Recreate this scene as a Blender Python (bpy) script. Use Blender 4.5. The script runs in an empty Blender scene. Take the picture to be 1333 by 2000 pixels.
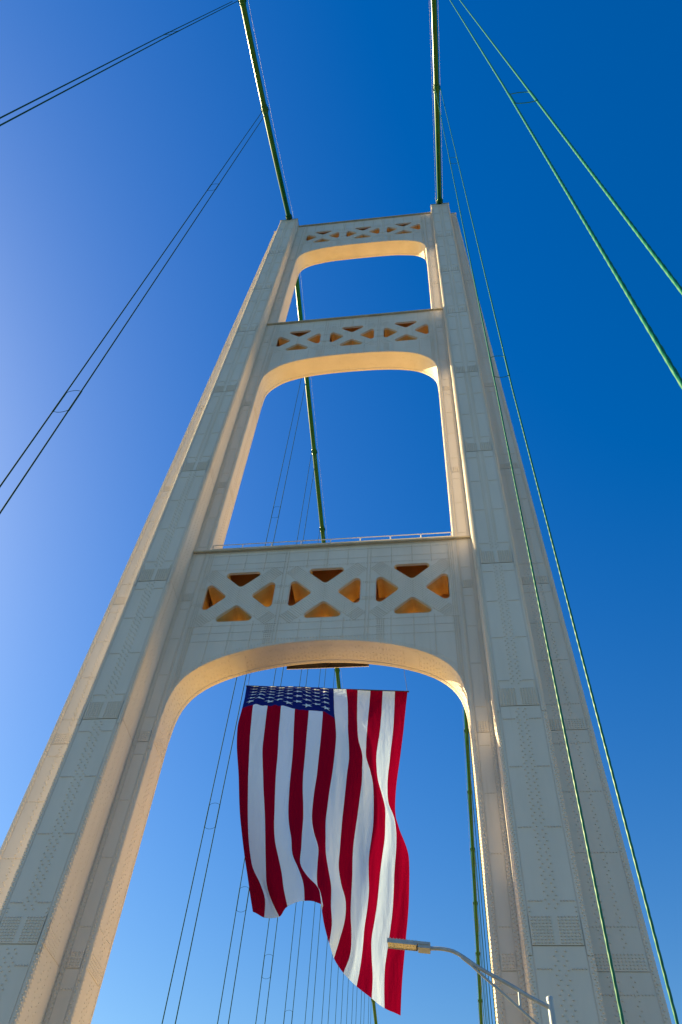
import bpy, math, random
import numpy as np
from mathutils import Vector, Matrix, geometry

sc = bpy.context.scene
COL = sc.collection

# ------------------------------------------------------------------ camera
CAM = np.array([6.8076, -29.9889, 0.0])
RI = np.array([0.9915501, 0.1164388, 0.0571875])
UP = np.array([0.0603648, -0.8043480, 0.5910841])
FW = np.array([-0.1148237, 0.5826373, 0.8045802])
cd = bpy.data.cameras.new('camera')
cd.sensor_fit = 'VERTICAL'
cd.sensor_height = 36.0
cd.lens = 1532.1 / 2000.0 * 36.0
cd.clip_start = 0.1
cd.clip_end = 20000.0
cam = bpy.data.objects.new('camera', cd)
COL.objects.link(cam)
M = Matrix(((RI[0], UP[0], -FW[0], CAM[0]), (RI[1], UP[1], -FW[1], CAM[1]), (RI[2], UP[2], -FW[2], CAM[2]), (0, 0, 0, 1)))
cam.matrix_world = M
sc.camera = cam

# ------------------------------------------------------------------ light
SUN_EL = math.radians(32.0)
SUN_AZ = math.radians(16.5)          # from -X towards +Y
sdir = Vector((-math.cos(SUN_EL) * math.cos(SUN_AZ), math.cos(SUN_EL) * math.sin(SUN_AZ), math.sin(SUN_EL)))
w = bpy.data.worlds.new('World')
sc.world = w
w.use_nodes = True
nt = w.node_tree
for n in list(nt.nodes):
    nt.nodes.remove(n)
out = nt.nodes.new('ShaderNodeOutputWorld')
bg = nt.nodes.new('ShaderNodeBackground')
sky = nt.nodes.new('ShaderNodeTexSky')
sky.sky_type = 'NISHITA'
sky.sun_disc = False
sky.sun_elevation = SUN_EL
sky.sun_rotation = math.atan2(sdir.x, sdir.y)
sky.altitude = 200.0
sky.air_density = 1.6
sky.dust_density = 0.88
sky.ozone_density = 2.0
hs = nt.nodes.new('ShaderNodeHueSaturation')
hs.inputs['Saturation'].default_value = 1.6
hs.inputs['Hue'].default_value = 0.52
bg.inputs['Strength'].default_value = 0.0525
nt.links.new(sky.outputs[0], hs.inputs['Color'])
wb = nt.nodes.new('ShaderNodeVectorMath')      # white balance of the sky light
wb.operation = 'MULTIPLY'
wb.inputs[1].default_value = (1.0, 1.06, 1.0)
nt.links.new(hs.outputs[0], wb.inputs[0])
nt.links.new(wb.outputs[0], bg.inputs['Color'])
nt.links.new(bg.outputs[0], out.inputs['Surface'])

sl = bpy.data.lights.new('sun', 'SUN')
sl.energy = 5.0
sl.angle = math.radians(0.53)
sl.color = (1.0, 0.80, 0.41)
so = bpy.data.objects.new('sun', sl)
COL.objects.link(so)
so.rotation_euler = (-sdir).to_track_quat('-Z', 'Y').to_euler()
so.location = (-80, 60, 150)

sc.view_settings.view_transform = 'Standard'
sc.view_settings.look = 'None'
sc.view_settings.exposure = 1.6
sc.cycles.max_bounces = 12
sc.cycles.diffuse_bounces = 8
sc.view_settings.gamma = 1.0

# ------------------------------------------------------------------ materials
def mat(name, base, rough=0.5, metal=0.0, spec=0.5):
    m = bpy.data.materials.new(name)
    m.use_nodes = True
    b = m.node_tree.nodes['Principled BSDF']
    b.inputs['Base Color'].default_value = (*base, 1)
    b.inputs['Roughness'].default_value = rough
    b.inputs['Metallic'].default_value = metal
    b.inputs['Specular IOR Level'].default_value = spec
    return m

def noisy(m, c0, c1, scale=(1, 1, 1), detail=5, lo=0.35, hi=0.7, rvar=0.0, extra=None):
    """Colour that wanders between two paint tones with a noise field in object space."""
    t = m.node_tree
    b = t.nodes['Principled BSDF']
    tc = t.nodes.new('ShaderNodeTexCoord')
    mp = t.nodes.new('ShaderNodeMapping')
    mp.inputs['Scale'].default_value = scale
    nz = t.nodes.new('ShaderNodeTexNoise')
    nz.inputs['Scale'].default_value = 1.0
    nz.inputs['Detail'].default_value = detail
    nz.inputs['Roughness'].default_value = 0.6
    r = t.nodes.new('ShaderNodeValToRGB')
    r.color_ramp.elements[0].position = lo
    r.color_ramp.elements[0].color = (*c0, 1)
    r.color_ramp.elements[1].position = hi
    r.color_ramp.elements[1].color = (*c1, 1)
    t.links.new(tc.outputs['Object'], mp.inputs[0])
    t.links.new(mp.outputs[0], nz.inputs['Vector'])
    t.links.new(nz.outputs['Fac'], r.inputs[0])
    last = r.outputs[0]
    if extra:
        c2, sc2, lo2, hi2 = extra
        mp2 = t.nodes.new('ShaderNodeMapping')
        mp2.inputs['Scale'].default_value = sc2
        n2 = t.nodes.new('ShaderNodeTexNoise')
        n2.inputs['Scale'].default_value = 1.0
        n2.inputs['Detail'].default_value = 6
        r2 = t.nodes.new('ShaderNodeMapRange')
        r2.inputs['From Min'].default_value = lo2
        r2.inputs['From Max'].default_value = hi2
        mx = t.nodes.new('ShaderNodeMix')
        mx.data_type = 'RGBA'
        t.links.new(tc.outputs['Object'], mp2.inputs[0])
        t.links.new(mp2.outputs[0], n2.inputs['Vector'])
        t.links.new(n2.outputs['Fac'], r2.inputs['Value'])
        t.links.new(r2.outputs[0], mx.inputs['Factor'])
        t.links.new(last, mx.inputs[6])
        mx.inputs[7].default_value = (*c2, 1)
        last = mx.outputs[2]
    t.links.new(last, b.inputs['Base Color'])
    return m

IVORY = noisy(mat('ivory_paint', (0.70, 0.625, 0.575), 0.6, 0, 0.15), (0.655, 0.585, 0.535), (0.73, 0.655, 0.605), (0.5, 0.5, 0.12),
              extra=((0.575, 0.495, 0.415), (2.6, 2.6, 0.11), 0.62, 0.86))
IVORY_BOUNCE = noisy(mat('bounce_browned_ivory', (0.5, 0.42, 0.3), 0.6, 0, 0.3), (0.46, 0.37, 0.25), (0.58, 0.5, 0.37), (1.2, 1.2, 0.4))  # ledge ivory browned to carry the bounced light of its underside
INNER_GLOW = noisy(mat('painted_glow_orange', (0.5, 0.27, 0.08), 0.7, 0, 0.2), (0.66, 0.40, 0.14), (0.76, 0.48, 0.19), (1.5, 1.5, 1.5))  # warm light bounced inside the struts, put into the colour
CAPPAINT = noisy(mat('stained_cap_paint', (0.4, 0.38, 0.32), 0.65, 0, 0.3), (0.36, 0.40, 0.33), (0.56, 0.52, 0.42), (2.0, 2.0, 0.25))
SHADE_BROWN = noisy(mat('painted_shade_steel', (0.02, 0.012, 0.008), 0.85, 0, 0.1), (0.015, 0.01, 0.007), (0.03, 0.018, 0.01), (1.5, 1.5, 1.5))  # near black: shade on the beam behind the arch is in the colour
GREEN = noisy(mat('green_cable_paint', (0.0, 0.07, 0.028), 0.26, 0, 0.16), (0.0, 0.06, 0.022), (0.0, 0.085, 0.036), (0.8, 0.35, 0.8))
THINROPE = noisy(mat('dark_rope_paint', (0.004, 0.05, 0.035), 0.8, 0, 0.08), (0.003, 0.04, 0.03), (0.006, 0.06, 0.04), (3, 3, 3))
ROPE = noisy(mat('green_rope_paint', (0.006, 0.10, 0.055), 0.45, 0, 0.3), (0.001, 0.12, 0.065), (0.003, 0.15, 0.085), (3, 3, 3))
WIRE = mat('galvanised_wire', (0.32, 0.33, 0.35), 0.5, 0.3, 0.3)
STEEL = noisy(mat('galvanised_steel', (0.33, 0.38, 0.44), 0.45, 0.15), (0.29, 0.33, 0.39), (0.38, 0.43, 0.49), (6, 6, 3))
DARKROD = mat('dark_spacer_rod', (0.03, 0.05, 0.06), 0.5)
LENS = noisy(mat('lamp_lens', (0.62, 0.55, 0.42), 0.25, 0, 0.6), (0.55, 0.47, 0.34), (0.75, 0.7, 0.58), (20, 20, 20))
LED = mat('lamp_diode', (0.85, 0.72, 0.35), 0.3)
BLACK = mat('black_gasket', (0.03, 0.03, 0.03), 0.6)
ASPHALT = noisy(mat('asphalt', (0.06, 0.058, 0.055), 0.9), (0.045, 0.044, 0.043), (0.085, 0.08, 0.075), (0.7, 0.7, 0.7))
CONCRETE = noisy(mat('concrete', (0.4, 0.38, 0.34), 0.85), (0.48, 0.36, 0.18), (0.56, 0.43, 0.23), (0.5, 0.5, 0.5))
BOUNCE_SAND = noisy(mat('warm_bounce_sand', (0.5, 0.38, 0.22), 0.95, 0, 0.1), (0.64, 0.39, 0.055), (0.74, 0.46, 0.085), (0.05, 0.05, 0.05))  # saturated orange for the added bounce sheet
LINEP = mat('road_line_paint', (0.7, 0.68, 0.6), 0.7)
WATERM = mat('lake_water', (0.015, 0.06, 0.13), 0.12)
_t = WATERM.node_tree
_n = _t.nodes.new('ShaderNodeTexNoise'); _n.inputs['Scale'].default_value = 0.25; _n.inputs['Detail'].default_value = 6
_tc = _t.nodes.new('ShaderNodeTexCoord'); _b = _t.nodes.new('ShaderNodeBump'); _b.inputs['Strength'].default_value = 0.5
_t.links.new(_tc.outputs['Object'], _n.inputs['Vector']); _t.links.new(_n.outputs['Fac'], _b.inputs['Height'])
_t.links.new(_b.outputs[0], _t.nodes['Principled BSDF'].inputs['Normal'])

def cloth_mat(name, base, trans):
    m = bpy.data.materials.new(name)
    m.use_nodes = True
    t = m.node_tree
    for n in list(t.nodes):
        t.nodes.remove(n)
    o = t.nodes.new('ShaderNodeOutputMaterial')
    d = t.nodes.new('ShaderNodeBsdfDiffuse'); d.inputs['Color'].default_value = (*base, 1)
    tr = t.nodes.new('ShaderNodeBsdfTranslucent'); tr.inputs['Color'].default_value = (*base, 1)
    mx = t.nodes.new('ShaderNodeMixShader'); mx.inputs[0].default_value = trans
    tc = t.nodes.new('ShaderNodeTexCoord')
    nz = t.nodes.new('ShaderNodeTexNoise'); nz.inputs['Scale'].default_value = 3.0; nz.inputs['Detail'].default_value = 4
    mp = t.nodes.new('ShaderNodeMapping'); mp.inputs['Scale'].default_value = (1.3, 0.6, 0.22); mp.inputs['Rotation'].default_value = (0, 0.22, 0)
    bp = t.nodes.new('ShaderNodeBump'); bp.inputs['Strength'].default_value = 0.5; bp.inputs['Distance'].default_value = 0.16
    t.links.new(tc.outputs['Object'], mp.inputs[0]); t.links.new(mp.outputs[0], nz.inputs['Vector'])
    t.links.new(nz.outputs['Fac'], bp.inputs['Height'])
    t.links.new(bp.outputs[0], d.inputs['Normal']); t.links.new(bp.outputs[0], tr.inputs['Normal'])
    t.links.new(d.outputs[0], mx.inputs[1]); t.links.new(tr.outputs[0], mx.inputs[2])
    t.links.new(mx.outputs[0], o.inputs['Surface'])
    return m

FRED = cloth_mat('red_cloth', (0.21, 0.001, 0.022), 0.22)
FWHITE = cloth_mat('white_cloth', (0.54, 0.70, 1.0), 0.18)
FBLUE = cloth_mat('blue_cloth', (0.010, 0.018, 0.16), 0.08)
FSTAR = cloth_mat('star_cloth', (0.80, 0.80, 0.82), 0.1)

# ------------------------------------------------------------------ mesh builder
class MB:
    def __init__(s):
        s.v = []; s.f = []; s.m = []; s.sm = []; s.n = 0
    def add(s, verts, faces, mi=0, smooth=False):
        verts = np.asarray(verts, float)
        s.v.append(verts)
        o = s.n
        for f in faces:
            s.f.append(tuple(i + o for i in f))
        s.m += [mi] * len(faces); s.sm += [smooth] * len(faces)
        s.n += len(verts)
    def hexa(s, c, mi=0):
        """c: 8 corners, bottom ring 0-3 then top ring 4-7"""
        s.add(c, [(0, 3, 2, 1), (4, 5, 6, 7), (0, 1, 5, 4), (1, 2, 6, 5), (2, 3, 7, 6), (3, 0, 4, 7)], mi)
    def box(s, x0, x1, y0, y1, z0, z1, mi=0):
        s.hexa([(x0, y0, z0), (x1, y0, z0), (x1, y1, z0), (x0, y1, z0), (x0, y0, z1), (x1, y0, z1), (x1, y1, z1), (x0, y1, z1)], mi)
    def tube(s, pts, rad, sides=10, mi=0, cap=True, twist=0.0, lobes=0, depth=0.0, phase=0.0):
        pts = np.asarray(pts, float)
        n = len(pts)
        rad = np.broadcast_to(np.asarray(rad, float), (n,))
        tan = np.gradient(pts, axis=0)
        tan /= np.linalg.norm(tan, axis=1)[:, None]
        ref = np.array([1.0, 0, 0]) if abs(tan[0][0]) < 0.9 else np.array([0, 1.0, 0])
        a = np.linspace(0, 2 * math.pi, sides, endpoint=False)
        V = []
        for i in range(n):
            u = ref - tan[i] * (ref @ tan[i]); u /= np.linalg.norm(u)
            ref = u
            w_ = np.cross(tan[i], u)
            ang = a + phase
            rr = rad[i]
            if lobes:
                rr = rad[i] * (1 - depth + depth * np.abs(np.cos(lobes * 0.5 * (a - twist * i))))
            V.append(pts[i] + (np.cos(ang) * rr)[:, None] * u + (np.sin(ang) * rr)[:, None] * w_)
        F = []
        for i in range(n - 1):
            for j in range(sides):
                k = (j + 1) % sides
                F.append((i * sides + j, i * sides + k, (i + 1) * sides + k, (i + 1) * sides + j))
        s.add(np.concatenate(V), F, mi, True)
        if cap:
            s.add(V[0], [tuple(range(sides))[::-1]], mi)
            s.add(V[-1], [tuple(range(sides))], mi)
    def rivets(s, P, nrm, r=0.033, h=0.03, mi=0):
        P = np.asarray(P, float).reshape(-1, 3)
        if not len(P):
            return
        N = np.asarray(nrm, float)
        if N.ndim == 1:
            N = np.tile(N, (len(P), 1))
        N = N / np.linalg.norm(N, axis=1)[:, None]
        ref = np.where(np.abs(N[:, 2:3]) < 0.9, np.array([[0, 0, 1.0]]), np.array([[1.0, 0, 0]]))
        U = np.cross(N, ref); U /= np.linalg.norm(U, axis=1)[:, None]
        W = np.cross(N, U)
        K = 6
        rows = []
        for k in range(K):
            t = 2 * math.pi * k / K
            rows.append(P + r * (math.cos(t) * U + math.sin(t) * W))
        for k in range(K):
            t = 2 * math.pi * k / K
            rows.append(P + 0.62 * r * (math.cos(t) * U + math.sin(t) * W) + h * N)
        A = np.stack(rows, 1).reshape(-1, 3)
        base = s.n
        s.v.append(A)
        for i in range(len(P)):
            o = base + i * 2 * K
            for k in range(K):
                q = (k + 1) % K
                s.f.append((o + k, o + q, o + K + q, o + K + k))
            s.f.append(tuple(o + K + k for k in range(K)))
        s.m += [mi] * (len(P) * (K + 1)); s.sm += [False] * (len(P) * (K + 1))
        s.n += len(A)
    def build(s, name, mats, parent=None, loc=None):
        me = bpy.data.meshes.new(name)
        V = np.concatenate(s.v)
        if loc is not None:
            V = V - np.asarray(loc, float)
        me.from_pydata(V.tolist(), [], s.f)
        if not isinstance(mats, (list, tuple)):
            mats = [mats]
        for m in mats:
            me.materials.append(m)
        me.polygons.foreach_set('material_index', np.array(s.m, dtype=np.int32))
        me.polygons.foreach_set('use_smooth', np.array(s.sm, dtype=bool))
        me.update()
        o = bpy.data.objects.new(name, me)
        COL.objects.link(o)
        if loc is not None:
            o.location = loc
        if parent:
            o.parent = parent
            if loc is not None and parent.location.length > 0:
                o.location = Vector(loc) - parent.location
        return o

def thing(name, label, cat, loc=(0, 0, 0), group=None):
    o = bpy.data.objects.new(name, None)
    o.empty_display_size = 0.5
    COL.objects.link(o)
    o.location = loc
    o['label'] = label; o['category'] = cat
    if group:
        o['group'] = group
    return o

def tag(o, label, cat, group=None, kind=None):
    if label: o['label'] = label
    if cat: o['category'] = cat
    if group: o['group'] = group
    if kind: o['kind'] = kind
    return o

def smooth_path(pts, n):
    """Catmull-Rom through control points, n samples by chord length."""
    p = np.asarray(pts, float)
    d = np.r_[0, np.cumsum(np.linalg.norm(np.diff(p, axis=0), axis=1))]
    m = np.gradient(p, d, axis=0)
    t = np.linspace(0, d[-1], n)
    k = np.clip(np.searchsorted(d, t) - 1, 0, len(d) - 2)
    h = (d[k + 1] - d[k])[:, None]
    u = ((t - d[k])[:, None]) / h
    return (2*u**3-3*u**2+1)*p[k] + (u**3-2*u**2+u)*h*m[k] + (-2*u**3+3*u**2)*p[k+1] + (u**3-u**2)*h*m[k+1]

# ------------------------------------------------------------------ setting: road, water
DECK = -1.7
for y0, y1, mm in ((-220, -0.002, ASPHALT), (0.002, 620, CONCRETE)):
    m = MB(); m.box(-7.6, 7.6, y0, y1, DECK - 0.5, DECK)
    tag(m.build('road', mm), None, None, kind='structure')
for sx in (-1, 1):
    m = MB(); m.box(min(sx * 7.604, sx * 9.0), max(sx * 7.604, sx * 9.0), -220, 620, DECK - 0.5, DECK + 0.15)
    tag(m.build('pavement', CONCRETE), None, None, kind='structure')
m = MB()
for x in (-3.6, 0.0, 3.6):
    for k in range(60):
        y = -200 + k * 12
        m.box(x - 0.06, x + 0.06, y, y + 3, DECK + 0.002, DECK + 0.006)
tag(m.build('road_marking', LINEP), None, None, kind='structure')
m = MB()
bounce_edge = [(-6000, -40), (-400, -4), (-60, 2), (60, 1), (300, -6), (6000, -60)]
m.add([(x, y, -57.2) for x, y in bounce_edge] + [(x, 6000, -56.0) for x, y in bounce_edge], [(i, i + 1, 7 + i, 6 + i) for i in range(5)])
tag(m.build('bounce_ground', BOUNCE_SAND), None, None, kind='structure')  # added out of view to bounce warm sunlight up under the arches
m = MB(); m.add([(-6000, -6000, -58), (6000, -6000, -58), (6000, 6000, -58), (-6000, 6000, -58)], [(0, 1, 2, 3)])
tag(m.build('water', WATERM), None, None, kind='structure')

# ------------------------------------------------------------------ tower
XI, PI_, PO = 8.1, 9.22, 11.55           # inner wing edge, column inner and outer faces
def XO(z): return 14.3 - 0.0172 * z       # outer wing edge leans in
def R(z): return 2.15 - 0.0106 * z        # the wings stand this far behind the column front
WD = 1.85                                 # wing and strut depth
def RB(z): return R(z) + WD
def YB(z): return RB(z) + R(z)            # rear of the column
ZT, ZW, ZB = 111.1, 109.6, -57.0
LEV = [-30.0, -19.0, -8.2, 2.6, 13.95, 24.91, 35.41, 47.7, 60.14, 73.02, 84.69, 96.9, 111.08]
STRUT_TOP = (40.0, 77.3, 110.6)
STRUT_C = (35.65, 72.95, 105.4)
ARCH = ([(0, 31.63), (1.5, 31.55), (3.2, 31.3), (4.6, 30.95), (5.8, 30.48), (6.75, 29.9), (7.35, 29.3), (7.75, 28.6), (8.0, 27.6), (8.095, 26.3)],
        [(0, 68.9), (2.5, 68.8), (4.4, 68.5), (5.5, 68.15), (6.5, 67.6), (7.1, 67.0), (7.65, 66.2), (7.95, 65.4), (8.06, 64.5), (8.095, 63.2)],
        [(0, 101.0), (2.2, 100.97), (4.6, 100.72), (5.6, 100.4), (6.6, 99.95), (7.2, 99.45), (7.7, 98.7), (7.95, 97.9), (8.06, 97.0), (8.095, 95.6)])
PR = 0.025
RIV_TOP = 111.0

def spaced(a, b, pitch):
    n = max(1, int(round((b - a) / pitch)))
    return a + (np.arange(n) + 0.5) * (b - a) / n

class Face:
    """A riveted plate face: (a, z) on the face -> point in space. nrm points outwards."""
    def __init__(s, mb, fn, nrm):
        s.mb, s.fn, s.nrm = mb, fn, np.array(nrm, float)
        s.P = []
    def pt(s, a, z, d=0.0):
        return np.array(s.fn(a, z)) + s.nrm * d
    def panel(s, a0, a1, z0, z1, d=PR, mi=0):
        f = lambda q, z: q(z) if callable(q) else q
        c = []
        for dd in (-0.01, d):
            c += [s.pt(f(a0, z0), z0, dd), s.pt(f(a1, z0), z0, dd), s.pt(f(a1, z1), z1, dd), s.pt(f(a0, z1), z1, dd)]
        s.mb.hexa(c, mi)
    lift = 0.0
    def rv(s, a, z):
        s.P.append(s.pt(a, z, PR + s.lift))
    def col(s, a, z0, z1, pitch=0.16, off=0.0):
        for z in spaced(z0, z1, pitch):
            s.rv((a(z) if callable(a) else a), z + off)
    def zig(s, a, amp, z0, z1, pitch=0.2):
        for i, z in enumerate(spaced(z0, z1, pitch)):
            s.rv((a(z) if callable(a) else a) + (amp if i % 2 else -amp), z)
    def row(s, z, a0, a1, pitch=0.16):
        a0 = a0(z) if callable(a0) else a0; a1 = a1(z) if callable(a1) else a1
        for a in spaced(min(a0, a1), max(a0, a1), pitch):
            s.rv(a, z)
    def grid(s, a0, a1, z0, z1, pa=0.13, pz=0.115):
        if z0 > 62: pa, pz = pa * 1.7, pz * 1.7
        for z in spaced(z0, z1, pz):
            s.row(z, a0, a1, pa)
    def done(s, r=0.034, h=0.022):
        if s.P:
            s.mb.rivets(np.array(s.P), s.nrm, r, h)
        s.P = []

def subrows(z0, z1):
    H = z1 - z0
    return [z0 + q * H / 10.95 for q in (1.65, 4.7, 7.6, 10.2)]

tower = thing('bridge_tower', 'tall ivory riveted steel suspension bridge tower with three pierced cross struts', 'bridge tower')

def make_leg(s):
    lm = MB()
    # body of the central column, full depth, tapered fore and aft
    for z0, z1 in ((ZB, ZT),):
        lm.hexa([(s * PI_, 0, z0), (s * PO, 0, z0), (s * PO, YB(z0), z0), (s * PI_, YB(z0), z0),
                 (s * PI_, 0, z1), (s * PO, 0, z1), (s * PO, YB(z1), z1), (s * PI_, YB(z1), z1)])
    A, B = PI_, PO
    SW = 0.225
    F = Face(lm, lambda a, z: (s * a, 0.0, z), (0, -1, 0))
    FR = Face(lm, lambda a, z: (s * a, YB(z), z), (0, 1, 0))
    SI = Face(lm, lambda a, z: (s * PI_, a * R(z), z), (-s, 0, 0))      # a: 0 front .. 1 recess corner
    SO = Face(lm, lambda a, z: (s * PO, a * R(z), z), (s, 0, 0))
    for z0, z1 in zip(LEV[:-1], LEV[1:]):
        g = 0.021
        top = z1 > 111
        # edge strips break a little below the centre panels
        za, zb = z0 - 0.34, (z1 - 0.34 if not top else z1)
        for a0, a1 in ((A + 0.002, A + SW - g), (B - SW + g, B - 0.002)):
            F.panel(a0, a1, za + g, zb - g)
            F.panel(a0 if a0 < 10 else a0, a1, z0 - 0.34 + g, z0 + 0.95, PR + 0.012)
        F.panel(A + SW + g, B - SW - g, z0 + g, z1 - g)
        F.panel(A + SW + g, B - SW - g, z0 + g, z0 + 1.16, PR + 0.018)
        FR.panel(A + 0.002, B - 0.002, z0 + g, z1 - g)
        for S in (SI, SO):
            S.panel(0.012, 0.985, z0 + g, z1 - g)
        if z0 < 0:
            continue
        hi = z1 > 62
        p = 0.16 if not hi else 0.24
        for a in (A + 0.075, B - 0.075):
            F.zig(a, 0.03, z0, z1, p * 0.6)
        for a in (A + 0.31, B - 0.31):
            F.col(a, z0, z0 + 1.5, p)
        # two zigzag lines of stiffener rivets up the middle
        for a in (10.385 - 0.16, 10.385 + 0.16):
            F.zig(a, 0.055, z0 + 1.3, z1 - 0.1, p)
        for z in subrows(z0, z1):
            F.row(z, A + SW + 0.05, 10.385 - 0.3, 0.13)
            F.row(z, 10.385 + 0.3, B - SW - 0.05, 0.13)
        F.lift = 0.018
        F.grid(A + SW + 0.06, 10.385 - 0.09, z0 + 0.05, z0 + 1.1)
        F.grid(10.385 + 0.09, B - SW - 0.06, z0 + 0.05, z0 + 1.1)
        F.lift = 0.0
        for S in (SI, SO):
            k = 1.0 / R(z0)
            for a in (0.07 * k, 0.15 * k):
                S.col(a, z0, z1, p)
            for a in (0.32, 0.55):
                S.zig(a, 0.028, z0 + 0.6, z1 - 0.1, p)
            for z in subrows(z0, z1)[::2]:
                S.row(z, 0.12, 0.30, 0.07); S.row(z, 0.62, 0.92, 0.07)
            S.grid(0.12, 0.62, z0 + 0.04, z0 + 0.75, 0.075, 0.14)
            S.col(0.93, z0, z1, p)
    F.done(0.044, 0.055); SI.done(); SO.done()
    leg = lm.build('leg', [IVORY], tower)
    # cap
    cm = MB()
    cm.hexa([(s * (PI_ - 0.09), -0.09, ZT + 0.002), (s * (PO + 0.09), -0.09, ZT + 0.002), (s * (PO + 0.09), YB(ZT) + 0.09, ZT + 0.002), (s * (PI_ - 0.09), YB(ZT) + 0.09, ZT + 0.002),
             (s * (PI_ - 0.06), -0.06, ZT + 0.2), (s * (PO + 0.06), -0.06, ZT + 0.2), (s * (PO + 0.06), YB(ZT) + 0.06, ZT + 0.2), (s * (PI_ - 0.06), YB(ZT) + 0.06, ZT + 0.2)])
    cm.box(min(s * 9.55, s * 11.2), max(s * 9.55, s * 11.2), 0.55, YB(ZT) - 0.5, ZT + 0.203, ZT + 0.75)
    cm.build('saddle_cap', [CAPPAINT], leg)
    # wings
    for inner in (True, False):
        wm = MB()
        if inner:
            a_in = lambda z: PI_ + 0.03
            a_out = lambda z: XI
        else:
            a_in = lambda z: PO - 0.03
            a_out = XO
        zt = ZW if not inner else 110.55
        c = []
        for z in (ZB, zt):
            c += [(s * a_in(z), R(z), z), (s * a_out(z), R(z), z), (s * a_out(z), RB(z), z), (s * a_in(z), RB(z), z)]
        wm.hexa(c)
        corner = PI_ if inner else PO
        sg = -1 if inner else 1               # direction from the column outwards, in |x|
        W = Face(wm, lambda a, z: (s * a, R(z), z), (0, -1, -0.0106))
        E = Face(wm, lambda a, z: (s * (a_out(z)), R(z) + a, z), (s * sg, 0, 0))
        WB_ = Face(wm, lambda a, z: (s * a, RB(z), z), (0, 1, 0))
        for z0, z1 in zip(LEV[:-1], LEV[1:]):
            z1 = min(z1, zt - 0.02)
            g = 0.02
            hi = z1 > 62
            p = 0.16 if not hi else 0.24
            c0 = corner + sg * 0.03
            cs = corner + sg * 0.26
            edge = (lambda z: a_out(z) - sg * 0.002)
            es = (lambda z: a_out(z) - sg * 0.25)
            W.panel(c0, cs - sg * g, z0 - 0.2 + g, z1 - 0.2 - g if z1 < zt - 0.1 else z1)
            W.panel(cs + sg * g, (lambda z: es(z) - sg * g), z0 + g, z1 - g)
            W.panel((lambda z: es(z) + sg * g), edge, z0 - 0.45 + g, (z1 - 0.45 - g) if z1 < zt - 0.1 else z1)
            W.panel(cs + sg * g, (lambda z: es(z) - sg * g), z0 + g, z0 + 0.72, PR + 0.015)
            # the strut plates cover the inner wing's own inner edge between arch and strut top
            spans = [(z0, z1)]
            if inner:
                for tz, arch in zip(STRUT_TOP, ARCH):
                    lo = arch[-1][1] + 0.0
                    nsp = []
                    for q0, q1 in spans:
                        if q1 <= lo or q0 >= tz:
                            nsp.append((q0, q1))
                        else:
                            if q0 < lo: nsp.append((q0, lo))
                            if q1 > tz: nsp.append((tz, q1))
                    spans = nsp
            for q0, q1 in spans:
                if q1 - q0 > 0.2:
                    E.panel(0.01, WD - 0.14, q0 + g, q1 - g)
                    E.panel(WD - 0.11, WD - 0.01, q0 + g, q1 - g)
            if z0 < 0:
                continue
            W.zig(corner + sg * 0.14, 0.055, z0, z1, p * 0.55)
            W.zig((lambda z: a_out(z) - sg * 0.15), 0.03, z0, z1, p * 0.7)
            W.lift = 0.015
            W.grid(cs + sg * 0.06, (lambda z: es(z) - sg * 0.06), z0 + 0.05, z0 + 0.68)
            W.lift = 0.0
            for z in subrows(z0, z1):
                W.row(z, cs + sg * 0.05, (lambda q: es(q) - sg * 0.05), 0.13)
            if not inner:
                for off in (0.75, 1.0, 1.6):
                    W.zig((lambda z, off=off: corner + sg * off * (a_out(z) - corner) / 2.55), 0.05, z0 + 0.8, z1 - 0.1, p)
            for q0, q1 in spans:
                if q1 - q0 < 0.3: continue
                E.col(0.09, q0, q1, p)
                E.col(WD - 0.2, q0, q1, p)
                E.zig(0.75, 0.05, q0 + 0.1, q1 - 0.1, p); E.zig(1.05, 0.05, q0 + 0.1, q1 - 0.1, p)
                if q0 == z0:
                    E.grid(0.15, WD - 0.25, q0 + 0.05, q0 + 0.7, 0.14, 0.14)
                    for z in subrows(z0, q1)[::2]:
                        if z < q1: E.row(z, 0.15, 0.65, 0.13); E.row(z, 1.15, WD - 0.3, 0.13)
        W.done(0.041, 0.046); E.done()
        if not inner:
            z = zt
            wm.box(min(s * (PO + 0.02), s * (XO(z) + 0.07)), max(s * (PO + 0.02), s * (XO(z) + 0.07)), R(z) - 0.07, RB(z) + 0.07, z + 0.002, z + 0.14)
        wm.build('side_wing', [IVORY], leg)
    return leg

legs = [make_leg(-1), make_leg(1)]

# ---- struts
def round_poly(pts, r, n=5):
    out_ = []
    N = len(pts)
    for i in range(N):
        p0, p1, p2 = (np.array(pts[(i + k) % N], float) for k in (-1, 0, 1))
        d0 = (p0 - p1) / np.linalg.norm(p0 - p1); d2 = (p2 - p1) / np.linalg.norm(p2 - p1)
        ang = math.acos(np.clip(d0 @ d2, -1, 1))
        t = r / math.tan(ang / 2)
        a, b = p1 + d0 * t, p1 + d2 * t
        bis = (d0 + d2) / np.linalg.norm(d0 + d2)
        c = p1 + bis * r / math.sin(ang / 2)
        a0 = math.atan2(*(a - c)[::-1]); a1 = math.atan2(*(b - c)[::-1])
        da = (a1 - a0 + math.pi) % (2 * math.pi) - math.pi
        for k in range(n + 1):
            q = a0 + da * k / n
            out_.append((c[0] + r * math.cos(q), c[1] + r * math.sin(q)))
    return out_

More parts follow.
